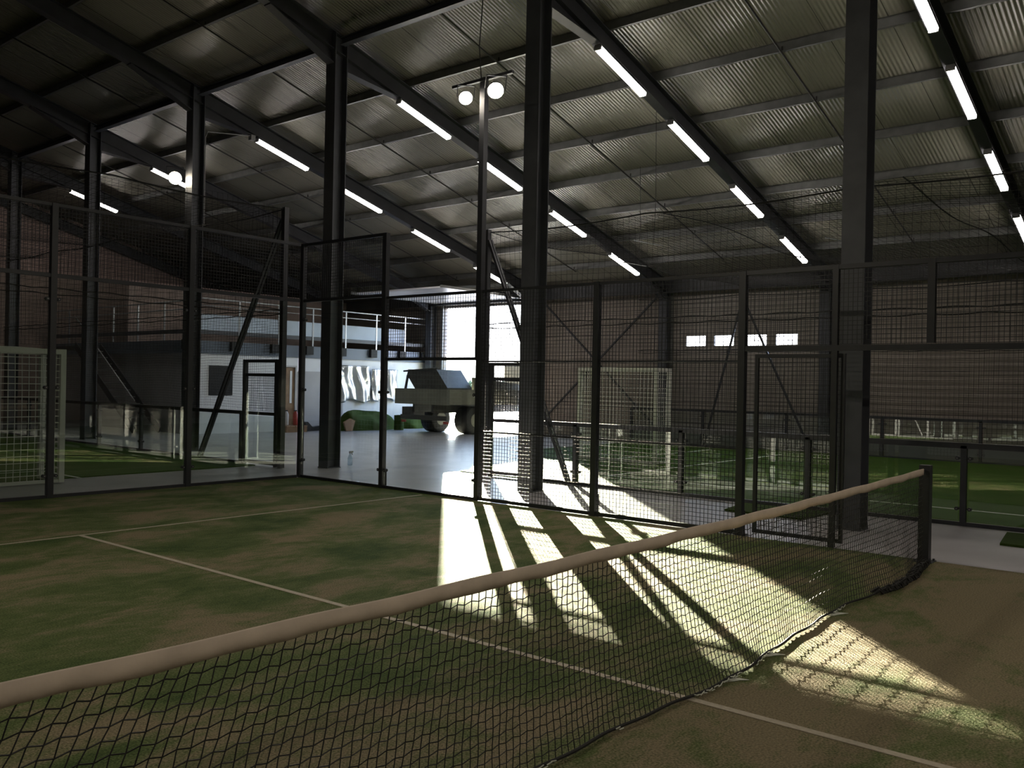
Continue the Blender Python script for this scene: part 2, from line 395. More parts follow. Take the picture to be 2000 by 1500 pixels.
# ------------------------------------------------------------------ padel court
SX, EY = 5.16, 10.08
ct = thing('padel_court_turf', 'worn green and sandy padel court turf with white lines', 'court', (0, 0, 0))
MB().box(-5.1, 5.13, -10.05, 10.05, -.014, 0).build('turf_surface', 'court', ct)
for nm, a in (('service_line', (-5, 5, 6.93, 6.97)), ('service_line', (-5, 5, -6.97, -6.93)), ('centre_line', (-.025, .025, -6.93, 6.93))):
    MB().box(a[0], a[1], a[2], a[3], .0005, .004).build(nm, 'line', ct)

def wiremesh(o_, ex, ez, step=.05, r=.0026, skip=0):
    """grid of welded wires: origin o_, horizontal extent vector ex, height ez"""
    m = MB(); o_ = Vector(o_); ex = Vector(ex); L = ex.length; d = ex / L; nrm = Vector((-d.y, d.x, 0))
    n = max(1, round(L / step)); k = max(1, round(ez / step))
    for i in range(n + 1):
        p = o_ + d * (L * i / n); m.bar(p, p + Vector((0, 0, ez)), r * 2)
    for j in range(k + 1):
        p = o_ + Vector((0, 0, ez * j / k)) + nrm * r * 2; m.bar(p, p + ex, r * 2)
    return m
def post(par, x, y, z0, z1, w=.08, name='post', mat='frame'):
    return MB().box(x-w/2, x+w/2, y-w/2, y+w/2, z0, z1).build(name, mat, par)
def rail(par, a, b, w=.05, h=.05, name='rail', mat='frame'):
    return MB().bar(a, b, w, h).build(name, mat, par)
def clamp(par, x, y, z, d):
    """round glass clamp with a bolt, offset along d from the post"""
    m = MB(); p = Vector((x, y, z)) + Vector(d) * .075; n = Vector((-d[1], d[0], 0))
    m.ring_tube([p - n * .03, p + n * .03], .024, 10); m.bar(Vector((x, y, z)), p, .012, .02)
    c = m.build('glass_clamp', 'frame', par)
    MB().ring_tube([p - n * .036, p + n * .036], .007, 6).build('bolt', 'bolt', c)

# side wall (right, runs toward the far corner)
sw = thing('court_side_wall', 'dark framed side wall of glass and wire mesh right of the court corner', 'fence', (SX, 6, 0))
post(sw, SX, EY, 0, 4.0, name='corner_post')
post(sw, SX, 8, 0, 4.0); post(sw, SX, 6, 0, 3.0); post(sw, SX, 4, 0, 3.0); post(sw, SX, 2, 0, 3.0)
post(sw, SX, .95, 0, 3.0, .06); post(sw, SX, 0, 2.16, 3.0, .07); post(sw, SX, -.93, 0, 2.1, .06); post(sw, SX, -2, 0, 3.0)
for y, h in ((8, .28), (4, .28), (2, .28)):
    MB().box(SX+.041, SX+.056, y-.045, y+.045, 0, h).box(SX+.041, SX+.13, y-.045, y+.045, -.01, .006).build('post_foot', 'frame', sw)
for (a, b, z, w) in ((8, 10.04, 3.98, .05), (8, 10.04, 3.02, .045), (6, 7.96, 2.98, .04), (6, 7.96, 2.02, .045), (4, 5.96, 2.98, .035), (2, 3.96, 2.98, .035),
                     (-2, 1.96, 2.98, .05), (-2, 1.96, 2.12, .06), (6, 10.04, .02, .045), (2, 5.96, .03, .05)):
    rail(sw, (SX, a+.02, z), (SX, b, z), w, w)
for z in (.98, 1.98):
    for a, b in ((2.04, 3.96), (4.04, 5.96)):
        MB().ring_tube([(SX+.02, a, z), (SX+.02, b, z)], .014, 8).build('stiffener_tube', 'frame', sw)
MB().box(SX-.006, SX+.006, 8.05, 10.03, .05, 3.0).build('glass_pane', 'glass', sw)
MB().box(SX-.006, SX+.006, 6.05, 7.95, .05, 2.0).build('glass_pane', 'glass', sw)
for a, b, z0, z1 in ((8.04, 10.04, 3.05, 3.95), (6.04, 7.96, 2.05, 2.96), (4.04, 5.96, .05, 2.96), (2.04, 3.96, .05, 2.96), (.98, 1.96, 2.16, 2.95), (.04, .92, 2.16, 2.95), (-1.96, -.04, 2.16, 2.95)):
    wiremesh((SX, a, z0), (0, b - a, 0), z1 - z0).build('mesh_panel', 'wire', sw)
for y, zs, ds in ((8, (.28, 1.5, 2.6), (1,)), (8, (.28, 1.5), (-1,)), (6, (.28, 1.5), (1,)), (EY, (.3, 1.5, 2.7), (-1,))):
    for z in zs:
        for s in ds: clamp(sw, SX, y, z, (0, s, 0))
# mesh access gate beside the net
g = thing('mesh_gate', 'dark mesh access gate in the side wall between net post and court fence', 'gate', (SX+.07, 1.85, .05))
gx = SX + .07
for a, b, z0, z1 in ((1.83, 1.87, .04, 2.06), (.86, .9, .04, 2.06)): MB().box(gx-.02, gx+.02, a, b, z0, z1).build('stile', 'frame', g)
for z in (.06, 2.04): MB().box(gx-.02, gx+.02, .9, 1.83, z-.02, z+.02).build('gate_rail', 'frame', g)
wiremesh((gx, .9, .08), (0, .93, 0), 1.94).build('mesh_panel', 'wire', g)
MB().bar((gx-.05, .93, 1.0), (gx-.05, .93, 1.12), .02).build('handle', 'bolt', g)

# end wall
ew = thing('court_end_wall', 'dark framed glass end wall with mesh on top at the left of the court', 'fence', (0, EY, 0))
EX = [3.05, 1.01, -1.0, -3.0, -5.1]
for x in EX: post(ew, x, EY, 0, 4.0)
xs = [SX-.04] + EX
for a, b in zip(xs, xs[1:]):
    rail(ew, (b+.04, EY, 3.98), (a-.04, EY, 3.98), .045, .045); rail(ew, (b+.04, EY, 3.02), (a-.04, EY, 3.02), .05, .05); rail(ew, (b+.04, EY, .02), (a-.04, EY, .02), .05, .045)
    MB().box(b+.05, a-.05, EY-.006, EY+.006, .05, 2.99).build('glass_pane', 'glass', ew)
    wiremesh((b+.04, EY, 3.05), (a-b-.08, 0, 0), .9).build('mesh_panel', 'wire', ew)
for x in EX[:2]:
    for z in (.3, 1.5, 2.7):
        clamp(ew, x, EY, z, (1, 0, 0)); clamp(ew, x, EY, z, (-1, 0, 0))

# floodlight masts on the side walls
def floodlight(label, x, y, z, yaw, pitch, s=1., power=0):
    t = thing('floodlight', label, 'floodlight', (x, y, z), 'lit round floodlights')
    rot = Matrix.Rotation(yaw, 4, 'Z') @ Matrix.Rotation(pitch, 4, 'Y')
    def T(p): v = rot @ (Vector(p) * s) + Vector((x, y, z)); return tuple(v)
    m = MB(); m.ring_tube([T((-.12, 0, 0)), T((-.1, 0, 0)), T((0, 0, 0)), T((.05, 0, 0)), T((.055, 0, 0))], 1, 14, radii=[.05*s, .08*s, .12*s, .135*s, .125*s]); m.build('housing', 'frame', t, True)
    m = MB(); m.ring_tube([T((.056, 0, 0)), T((.066, 0, 0))], .118*s, 14); m.build('lens', 'flood', t)
    br = MB().bar(T((0, -.15, 0)), T((0, -.15, .2)), .012*s, .03*s).bar(T((0, .15, 0)), T((0, .15, .2)), .012*s, .03*s).bar(T((0, -.155, .2)), T((0, .155, .2)), .03*s, .012*s)
    br.build('bracket', 'frame', t)
    if power:
        al = bpy.data.lights.new('floodlight_beam', 'AREA'); al.shape = 'DISK'; al.size = .22; al.energy = power; al.color = (1, .9, .74); al.spread = math.radians(150)
        ao = bpy.data.objects.new('floodlight_beam', al); col.objects.link(ao); ao.location = T((.08, 0, 0))
        d = Vector(T((1, 0, 0))) - Vector(T((0, 0, 0))); ao.rotation_euler = (-d).to_track_quat('Z', 'Y').to_euler()
def mast(label, sx, y, names, fx=None):
    x = sx * (SX + .055)
    mt = thing('floodlight_mast', label, 'mast', (x, y, 0), 'floodlight masts')
    MB().box(x-.045, x+.045, y-.045, y+.045, 2.0, 6.05).box(min(x, x+sx*.06), max(x, x+sx*.06), y-.05, y+.05, 0, 2.0).build('pole', 'frame', mt)
    MB().bar((x-sx*.05, y-.57, 6.01), (x-sx*.05, y+.57, 6.01), .05, .04).build('crossarm', 'frame', mt)
    MB().ring_tube([(x-.05, y+.02, 6.05), (x-.07, y+.05, 6.5), (x, y+.06, 7.2), (x+.25, y+.05, zb(x+.25)+RD)], .008, 6).build('cable', 'rod', mt)
    yaw = math.atan2(-y, -x)
    for nm, dy, z, k in zip(names, (.32, -.25), (5.83, 5.83), (.82, .95)):
        floodlight(nm, x-sx*.05, y+dy, z, yaw, math.radians(38), k, 26)
mast('tall slim dark mast on the court side wall carrying two lit floodlights', 1, 6.06, ['lit floodlight on the left end of the mast crossarm', 'lit floodlight on the right end of the mast crossarm'])
for sx, y, w1, w2 in ((-1, 6.06, 'far left', 'behind the glass end'), (-1, -6.06, 'near left', 'behind the camera'), (1, -6.06, 'near right', 'outside the right edge')):  # three out-of-view masts with lamps, added to brighten the court
    mast('unseen slim dark floodlight mast added at the %s corner of the court' % w1, sx, y, ['floodlight on the added unseen %s mast, outer side' % w1, 'floodlight on the added unseen %s mast, inner side' % w1])
floodlight('lit floodlight fixed high on the distant column at the left', 6.42, 16.55, 6.25, math.radians(235), math.radians(20), 1.2)

# ------------------------------------------------------------------ the net
nt_ = thing('padel_net', 'black padel net with beige top tape stretched across the court', 'net', (0, 0, 0))
def ztop(x): return .88 + .04 * (x / 5) ** 2
def ybil(x, f):        # billow of the net towards the near side, f=0 at top, 1 at bottom
    e = max(0, min(1, (4.9 - x) / .9))
    return -(.015 * math.sin(x * 1.9) + .02) * f - e * f * f * (.07 + .035 * math.sin(x * 1.7 + 1) + .010 * math.sin(x * 4.1) + .008 * math.sin(x * 11))
pitch_ = .041; nx = int(9.96 / pitch_); nz = 20
def NP(i, j):
    x = -4.98 + i * pitch_; f = j / nz
    z = (ztop(x) - .055) * (1 - f) + .012 * f
    s = 1 if (i + j) % 2 else -1
    k = max(0, min(1, (-.6 - x) / 3)); sh = k * k * (3 - 2 * k) * .42 * f
    return (max(-4.99, x - sh) + .003 * math.sin(i * .9 + j * 1.3), ybil(x, f), z + s * .0045)
m = MB()
for i in range(nx + 1):
    m.ring_tube([NP(i, j) for j in range(nz + 1)], .0026, 3, False)
for j in range(1, nz + 1):
    m.ring_tube([NP(i, j) for i in range(nx + 1)], .0026, 3, False)
m.build('net_mesh', 'tnet', nt_)
# tape: folded canvas band
m = MB(); n = 220
for i in range(n + 1):
    x = -4.97 + 9.94 * i / n; zt = ztop(x) + .0025 * math.sin(x * 7) ; w = .0025 * math.sin(x * 23) + .002 * math.sin(x * 41 + 1)
    zl = zt - .064 + .003 * math.sin(x * 13)
    m.v += [(x, -.006 + w, zl), (x, -.009 + w, (zt + zl) / 2), (x, -.007, zt - .004), (x, 0, zt), (x, .007, zt - .004), (x, .009, (zt + zl) / 2), (x, .006, zl)]
for i in range(n):
    for k in range(7):
        a = i * 7 + k; b = i * 7 + (k + 1) % 7; m.f.append((a, b, b + 7, a + 7))
m.f += [tuple(range(7)), tuple(reversed(range(n * 7, n * 7 + 7)))]
m.build('top_tape', 'tape', nt_, True)
# hem rope + frayed white edging, gathered on the turf
def hem(x): return Vector((x, ybil(x, 1) - .012, .016))
m = MB(); m.ring_tube([hem(-4.95 + 9.9 * i / 300) for i in range(301)], .009, 6); m.build('bottom_hem', 'tnet', nt_)
m = MB()
for i in range(230):
    x = -3.2 + i * .027
    if x > 2.6: break
    if math.sin(x * 3.3) + math.sin(x * 7.7) < .1: continue
    p = hem(x) + Vector((0, -.016, .002 + .008 * math.sin(i * 1.7)))
    m.bar(p, hem(x + .03) + Vector((0, -.018, .004 + .008 * math.sin(i * 2.3))), .004, .004)
m.build('frayed_edging', 'line2', nt_, kind='stuff')
m = MB()
for i in range(60):
    x = 3.2 + i * .028; p = hem(x)
    m.ring_tube([p + Vector((0, .05 * math.sin(i), .0)), p + Vector((.02, -.03 + .02 * math.sin(i * 1.3), .03 + .015 * math.sin(i * 2.1))), p + Vector((.05, -.05, .0))], .012, 5)
m.build('bunched_slack', 'tnet', nt_, kind='stuff')
for x, w in ((2.35, .1), (1.05, .07), (.45, .06)):
    p = hem(x); MB().prism([(p.x - w, p.y), (p.x + w*.6, p.y), (p.x + w*.9, p.y - .09), (p.x + .01, p.y - .05), (p.x - w*.5, p.y - .03)], 'z', .003, .006).build('torn_edge_flap', 'line2', nt_)
for s, lab in ((1, 'short dark net post at the right-hand end of the net'), (-1, 'short dark net post at the left-hand end of the net')):
    x = s * 5.06
    t = thing('net_post', lab, 'post', (x, 0, 0), 'net posts')
    MB().box(x-.05, x+.05, -.05, .05, 0, .95).build('post_body', 'frame', t)
    MB().box(x-.09, x+.09, -.09, .09, 0, .008).build('base_plate', 'frame', t)
    for dx, dy in ((-.07, -.07), (.07, -.07), (.07, .07), (-.07, .07)):
        MB().ring_tube([(x+dx, dy, .008), (x+dx, dy, .025)], .011, 6).build('anchor_bolt', 'frame', t)
    MB().ring_tube([(x - s*.055, .0, .9), (x - s*.08, 0, .9)], .012, 6).build('tension_ring', 'frame', t)

# ------------------------------------------------------------------ pitches
rp = thing('right_pitch_turf', 'bright green five-a-side turf beyond the low glass fence on the right', 'turf', (13, 2, 0))
MB().prism([(8.05, -13.8), (18.9, -13.8), (18.9, 11.6), (12.9, 11.6), (11.2, 9.4), (8.05, 9.0)], 'z', -.014, .003).build('turf_surface', 'pitch', rp)
for a in ((9.5, 17.5, 6.58, 6.65), (12.2, 17.5, 8.55, 8.62), (9.5, 9.57, -12, 6.58)):
    MB().box(a[0], a[1], a[2], a[3], .0035, .006).build('pitch_line', 'line2', rp)
lp = thing('left_pitch_turf', 'bright green football turf behind the end glass on the left', 'turf', (0, 20, 0))
MB().box(-12, 5.82, 12.35, 27, -.014, .003).build('turf_surface', 'pitch', lp)
for a in ((2.35, 2.41, 12.1, 13.6), (-3, 2.41, 13.6, 13.66)):
    MB().box(a[0], a[1], a[2], a[3], .0035, .006).build('pitch_line', 'line2', lp)
MAT = [('small green turf offcut lying on the concrete right of the net post', (6.75, 7.7, -1.5, -.35)), ('green turf offcut lying on the concrete behind the mesh gate', (6.95, 7.8, 1.9, 3.05))]
for lab, a in MAT:
    tag(MB().prism([(a[0], a[3]), (a[1], a[3]+.1), (a[1]+.02, a[2]), (a[0]-.05, a[2]+.05)], 'z', -.014, .012).build('turf_mat', 'mat'), lab, 'mat', 'loose turf mats')

def low_fence(name, label, pts_fn, posts, zrail=1.0, kick=0, outer=None):
    """low glass fence: posts at given stations, pane between, top rail"""
    f = thing(name, label, 'fence', pts_fn(posts[0]))
    for i, s in enumerate(posts):
        x, y, _ = pts_fn(s)
        post(f, x, y, -.01, zrail, .07)
    a, b = Vector(pts_fn(posts[0])), Vector(pts_fn(posts[-1])); d = (b - a).normalized()
    rail(f, a + Vector((0, 0, zrail)), b + Vector((0, 0, zrail)), .07, .07, 'top_rail'); rail(f, a + Vector((0, 0, .01)), b + Vector((0, 0, .01)), .06, .05, 'bottom_rail')
    for s0, s1 in zip(posts, posts[1:]):
        p, q = Vector(pts_fn(s0)), Vector(pts_fn(s1)); e = (q - p).normalized(); n = Vector((-e.y, e.x, 0)) * .005
        p += e * .06; q -= e * .06
        MB().hexa([p-n+Vector((0, 0, .05)), p+n+Vector((0, 0, .05)), q+n+Vector((0, 0, .05)), q-n+Vector((0, 0, .05)), p-n+Vector((0, 0, .96)), p+n+Vector((0, 0, .96)), q+n+Vector((0, 0, .96)), q-n+Vector((0, 0, .96))]).build('glass_pane', 'glass', f)
        if kick:
            k = n * 3
            MB().hexa([p-k+Vector((0, 0, .04)), p+k+Vector((0, 0, .04)), q+k+Vector((0, 0, .04)), q-k+Vector((0, 0, .04)), p-k+Vector((0, 0, kick)), p+k+Vector((0, 0, kick)), q+k+Vector((0, 0, kick)), q-k+Vector((0, 0, kick))]).build('kick_board', 'earth', f)
    for s in posts[1:-1]:
        p = pts_fn(s)
        for z in (.2, .84):
            clamp(f, p[0], p[1], z, tuple(d)[:2] + (0,)); clamp(f, p[0], p[1], z, (-d.x, -d.y, 0))
    return f
low_fence('pitch_fence', 'low glass pitch fence nearest the court, right of the walkway', lambda s: (8.0, s, 0), [7.3, 6.3, 4.3, 2.3, .3, -1.7, -3.7])
low_fence('pitch_fence', 'far low glass pitch fence with grey kick board along the right wall', lambda s: (18.98, s, 0), [12, 9.6, 7.1, 4.6, 2.35, .1, -2.1], kick=.4)
low_fence('pitch_fence', 'low glass pitch fence receding from the left corner mast', lambda s: (5.9, s, 0), [12.95, 14.9, 16.9, 18.9, 20.9, 22.9, 24.9])

def corner_mast(label, x, y, h, yb, zt):
    t = thing('corner_mast', label, 'mast', (x, y, 0), 'net corner masts')
    MB().box(x-.05, x+.05, y-.05, y+.05, -.01, h).build('pole', 'frame', t)
    for dx in (-.035, .035):
        MB().bar((x+dx+.0, y + (.06 if yb > y else -.06), zt), (x+dx, yb, .02), .045).build('strut', 'frame', t)
    MB().box(x-.08, x+.08, yb-.07, yb+.07, -.012, .03).build('strut_foot', 'frame', t)
corner_mast('dark net mast with leaning strut at the corner behind the end glass', 5.9, 11.65, 4.93, 14.45, 4.7)
corner_mast('dark net mast with leaning strut behind the floodlight mast', 8.0, 8.38, 4.5, 6.45, 4.3)
t = thing('net_support', 'dark forked net support on the far fence, in front of the small door windows', 'mast', (18.9, 8.35, 0))
MB().box(18.85, 18.93, 8.31, 8.39, 1.04, 4.3).build('pole', 'frame', t)
for yb in (9.46, 6.34): MB().bar((18.8, 8.35, 4.2), (18.8, yb, .004), .05).build('strut', 'frame', t)
# mesh side gates in the pitch fences
def side_gate(label, x, y0, y1):
    t = thing('pitch_gate', label, 'gate', (x, y0, 0), 'pitch gates')
    for y in (y0, y1): MB().box(x-.04, x+.04, y-.035, y+.035, -.01, 2.05).build('stile', 'frame', t)
    for z in (.05, 1.0, 1.75, 2.02): MB().box(x-.03, x+.03, y0+.035, y1-.035, z-.03, z+.03).build('gate_rail', 'frame', t)
    wiremesh((x, y0+.05, 1.05), (0, y1-y0-.1, 0), .68).build('mesh_panel', 'wire', t)
    MB().box(x-.005, x+.005, y0+.05, y1-.05, .1, .95).build('glass_pane', 'glass', t)
side_gate('dark pitch gate beside the mast left of the court corner', 5.9, 11.8, 12.85)
side_gate('dark pitch gate behind the floodlight mast', 8.0, 7.4, 8.22)

# ------------------------------------------------------------------ hanging nets
def net(fn, U, V, step, seg, r, mat='net'):
    """cords along u and v of a surface fn(u,v)"""
    m = MB(); nu = round(U / step); nv = round(V / step)
    ku = max(1, round(U / seg)); kv = max(1, round(V / seg))
    for i in range(nu + 1):
        u = U * i / nu; m.ring_tube([fn(u, V * k / kv) for k in range(kv + 1)], r, 3, False)
    for j in range(nv + 1):
        v = V * j / nv; m.ring_tube([fn(U * k / ku, v) for k in range(ku + 1)], r, 3, False)
    return m
def rope(fn, U, n, r=.012):
    return MB().ring_tube([fn(U * i / n) for i in range(n + 1)], r, 5, False)
def hang_net(label, P, U, ztop_, zmid, loc, zlow=1.05):
    """P(u) -> (x, y) foot line; dense lower band 1.05..zmid, coarse band zmid..ztop"""
    t = thing('safety_net', label, 'net', loc, 'black safety nets round the pitches')
    def wob(u, v): return .03 * math.sin(u * 2.3 + v) + .02 * math.sin(u * 5.1 - v * 2)
    def low(u, v):
        x, y = P(u, wob(u, v)); return (x, y, zlow + v + .012 * math.sin(u * 3 + 1) * (v > .02))
    def high(u, v):
        x, y = P(u, wob(u, v) * 1.5); return (x, y, zmid + .03 + v * (1 + .03 * math.sin(u * 1.3)) )
    net(low, U, zmid - zlow, .055, .35, .0022).build('net_lower', 'net', t)
    net(high, U, ztop_ - zmid - .03, .11, .35, .0025).build('net_upper', 'net', t)
    def seam(u, k): x, y = P(u, 0); return (x, y, zmid + k * (.03 + .022 * abs(math.sin(u * 4.2))) )
    m = rope(lambda u: seam(u, 1), U, 120, .009); m2 = rope(lambda u: seam(u, -1), U, 120, .009)
    n = len(m.v); m.v += m2.v; m.f += [tuple(i + n for i in f) for f in m2.f]; m.build('seam_cord', 'net', t)
    rope(lambda u: (*P(u, 0), ztop_ - .06 * math.sin(math.pi * ((u / 3.3) % 1))), U, 120, .013).build('head_rope', 'net', t)
hang_net('black net hanging above the low pitch fence nearest the court', lambda u, w: (8.0 + w, 8.3 - u), 11.5, 4.45, 2.72, (8, 8.3, 1))
hang_net('black net hanging above the left white goal behind the court end wall', lambda u, w: (5.85 - u, 11.65 + w), 8.0, 4.9, 2.95, (5.85, 11.65, 2.12), 2.12)
hang_net('black net hanging along the receding left pitch fence', lambda u, w: (5.9 + w, 11.7 + u), 13.0, 4.9, 2.95, (5.9, 11.7, 1))
hang_net('black net hanging above the far fence along the right wall', lambda u, w: (18.95 + w, 11.8 - u), 14.0, 4.3, 2.72, (18.95, 11.8, 1))
t = thing('ceiling_net', 'black net stretched as a ceiling over the right-hand pitch', 'net', (13, 4, 4.4))
def cn(u, v):
    sag = .16 * math.sin(math.pi * ((v / 3.6) % 1)) * math.sin(math.pi * min(1, max(0, (u + .6) / 11.6))) + .06 * math.sin(u * 1.1 + v * .7)
    return (8.0 + u, 8.3 - v, 4.45 - sag)
net(cn, 10.95, 11.5, .12, .4, .0026).build('net_mesh', 'net', t)
for i, v in enumerate((0, 3.6, 7.2)): rope(lambda u: cn(u, v + .001), 10.95, 60, .01).build('edge_rope', 'net', t)
t = thing('ceiling_net', 'black net stretched as a ceiling over the left-hand pitch', 'net', (0, 18, 4.85))
def cl(u, v): return (5.88 - u, 11.65 + v, 4.87 - .12 * math.sin(math.pi * ((v / 4) % 1)) - .05 * math.sin(u))
net(cl, 9, 13, .14, .5, .0026).build('net_mesh', 'net', t)
# net suspension wires with small clips
WL = [(13.0, 8.2), (12.2, 3.3), (10.6, 6.4)]
WT = ['left of the small door windows', 'above the small door windows', 'just right of the tallest column']
for (x, y), l in zip(WL, WT):
    t = thing('net_hanger', 'thin wire hanger of the ceiling net ' + l, 'wire', (x, y, 4.5), 'wire hangers of the ceiling net')
    MB().ring_tube([(x, y, 4.4), (x + .05, y, 5.2), (x, y, zb(x)+RD)], .006, 5).build('wire', 'rod', t)
    MB().ring_tube([(x-.3, y+.25, 4.47), (x, y, 4.42), (x+.15, y-.12, 4.4)], .012, 6).build('spreader', 'steelrail', t)

# ------------------------------------------------------------------ goals
def goal(label, x0, x1, y0, y1, front, loc):
    t = thing('football_goal', label, 'goal', loc, 'white football goals')
    h = 2.07; w = .08
    c = [(x0, y0), (x1, y0), (x1, y1), (x0, y1)]
    for x, y in c: MB().box(x-w/2, x+w/2, y-w/2, y+w/2, .004, h).build('upright', 'goalwhite', t)
    for (a, b) in zip(c, c[1:] + c[:1]):
        MB().bar((*a, h-w/2), (*b, h-w/2), w-.002, w-.002).build('top_bar', 'goalwhite', t)
        if (a, b) != front: MB().bar((*a, .03), (*b, .03), .05, .05).build('ground_bar', 'goalwhite', t)
    for (a, b) in zip(c, c[1:] + c[:1]):
        if (a, b) == front: continue
        a3 = Vector((*a, 0)); d = Vector((*b, 0)) - a3; L = d.length; d /= L; nn = Vector((-d.y, d.x, 0))
        def fn(u, v, a3=a3, d=d, nn=nn): return tuple(a3 + d * u + nn * .03 * math.sin(u * 2.2) * math.sin(v * 1.6) + Vector((0, 0, .03 + v)))
        net(fn, L, 2.0, .1, .3, .0065).build('goal_net', 'netwhite', t)
    def top(u, v): return (x0 + u, y0 + v, h - .02 - .05 * math.sin(u * 2) * math.sin(v * 3))
    net(top, x1 - x0, y1 - y0, .1, .3, .0035).build('goal_net', 'netwhite', t)
goal('white box goal with net at the left edge behind the end glass', -1.07, 1.9, 11.78, 12.5, ((1.9, 12.5), (-1.07, 12.5)), (.4, 12, 0))
goal('small white box goal standing on the right-hand pitch', 12.3, 12.85, 7.27, 9.25, ((12.85, 7.27), (12.85, 9.25)), (12.6, 8.2, 0))
# ------------------------------------------------------------------ mezzanine block
mz = thing('mezzanine_block', 'white office block carrying a grey balcony deck at the back', 'building', (14.8, 21.4, 0))
FYm = 21.55
mb = MB(); mb.box(9.84, 13.0, FYm, FYm+.12, -.015, 2.4); mb.box(13.62, 19.6, FYm, FYm+.12, -.015, 2.4); mb.box(13.0, 13.62, FYm, FYm+.12, 2.1, 2.4)
mb.build('front_wall', 'white', mz)
MB().box(9.84, 9.96, FYm+.12, 30.5, -.015, 2.4).build('side_wall', 'offwhite', mz)
MB().box(13.7, 15.6, FYm-.02, FYm, 0, 1.95).build('grey_cladding', 'offwhite', mz)
MB().box(9.75, 19.6, FYm-.06, 31.0, 2.4, 2.78).build('deck_edge_beam', 'bluegrey', mz)
MB().box(9.9, 19.6, FYm-.1, FYm-.06, 2.98, 3.1).box(9.75, 9.8, FYm-.1, 30.9, 2.98, 3.1).build('toe_rail', 'column', mz)
MB().box(10.2, 19.5, 26.0, 26.1, 2.78, 4.85).build('upper_back_wall', 'gable', mz)
MB().box(10.3, 19.0, FYm+.5, FYm+.54, 3.14, 3.62).build('infill_panel', 'panel', mz)
for z in (4.04, 3.83): MB().ring_tube([(9.8, FYm-.1, z), (19.5, FYm-.1, z)], .024 if z > 4 else .014, 8).build('handrail', 'steelrail', mz)
for z in (3.95, 3.7): MB().ring_tube([(9.8, FYm-.1, z), (9.8, 30.9, z)], .02, 8).build('handrail', 'steelrail', mz)
for x in (9.8, 11.4, 12.85, 14.2, 15.6, 17.0, 18.4, 19.5):
    b = MB().bar((x, FYm-.1, 2.55), (x, FYm-.1, 4.04), .03, .05).build('baluster', 'steelrail', mz)
    MB().box(x-.3, x-.02, FYm-.19, FYm-.06, 2.5, 2.78).build('fixing_bracket', 'dark', b)
for y in (23, 24.6, 26.2, 27.8, 29.4): MB().bar((9.8, y, 2.55), (9.8, y, 3.95), .04, .04).build('baluster', 'steelrail', mz)
MB().box(10.45, 11.25, FYm-.03, FYm-.002, 1.15, 2.05).build('dark_window', 'black', mz)
dr = MB().box(13.04, 13.58, FYm+.02, FYm+.07, 0, 2.06).build('wooden_door', 'wood', mz)
MB().box(13.4, 13.48, FYm+.01, FYm+.02, .9, 1.95).build('vision_panel', 'white', dr)
MB().box(12.98, 13.03, FYm-.02, FYm+.1, 0, 2.12).box(13.59, 13.64, FYm-.02, FYm+.1, 0, 2.12).box(13.03, 13.59, FYm-.02, FYm+.1, 2.07, 2.12).build('door_frame', 'offwhite', mz)
# stair beside the block
st = thing('steel_stair', 'dark steel stair going up to the balcony at the far left', 'stairs', (9.3, 23, 0))
for x in (8.85, 9.65): MB().bar((x, 22.9, .05), (x, 26.8, 2.65), .03, .22).build('stringer', 'rafter', st)
for k in range(12): MB().box(8.88, 9.62, 23.1 + k*.31, 23.36 + k*.31, .2 + k*.205, .23 + k*.205).build('tread', 'purlin', st)
MB().ring_tube([(8.85, 22.9, .95), (8.85, 26.8, 3.55)], .02, 6).build('handrail', 'steelrail', st)
MB().box(8.8, 9.72, 26.8, 28.2, 2.5, 2.62).build('landing', 'rafter', st)
# plastic film sheets hanging against the white wall
def film(label, x0, x1, z0, z1, seed, y=FYm-.12):
    rr = random.Random(seed); m = MB(); nx_, nz_ = 36, 18; ph = [rr.uniform(0, 6) for _ in range(6)]
    for j in range(nz_ + 1):
        for i in range(nx_ + 1):
            u = i / nx_; v = j / nz_
            yy = .05 * math.sin(u * 11 + ph[0] + v * 1.5) + .03 * math.sin(u * 23 + ph[1] - v * 4) + .018 * math.sin(v * 9 + u * 5 + ph[2])
            m.v.append((x0 + (x1 - x0) * u + .03 * math.sin(v * 5 + ph[3]), y + yy, z1 + (z0 - z1) * v + .06 * math.sin(u * 9 + ph[4]) * v))
    for j in range(nz_):
        for i in range(nx_):
            a = j * (nx_ + 1) + i; m.f.append((a, a + 1, a + nx_ + 2, a + nx_ + 1))
    o = m.build('plastic_sheet', 'foil', None, True)
    o.modifiers.new('thickness', 'SOLIDIFY').thickness = .004
    tag(o, label, 'plastic sheet', 'plastic sheets on the white wall')
film('crumpled shiny plastic sheet on the white wall, left one above the turf heap', 15.15, 16.75, .95, 2.2, 3)
film('crumpled shiny plastic sheet on the white wall, right one above the turf heap', 16.8, 18.1, 1.0, 2.1, 11)
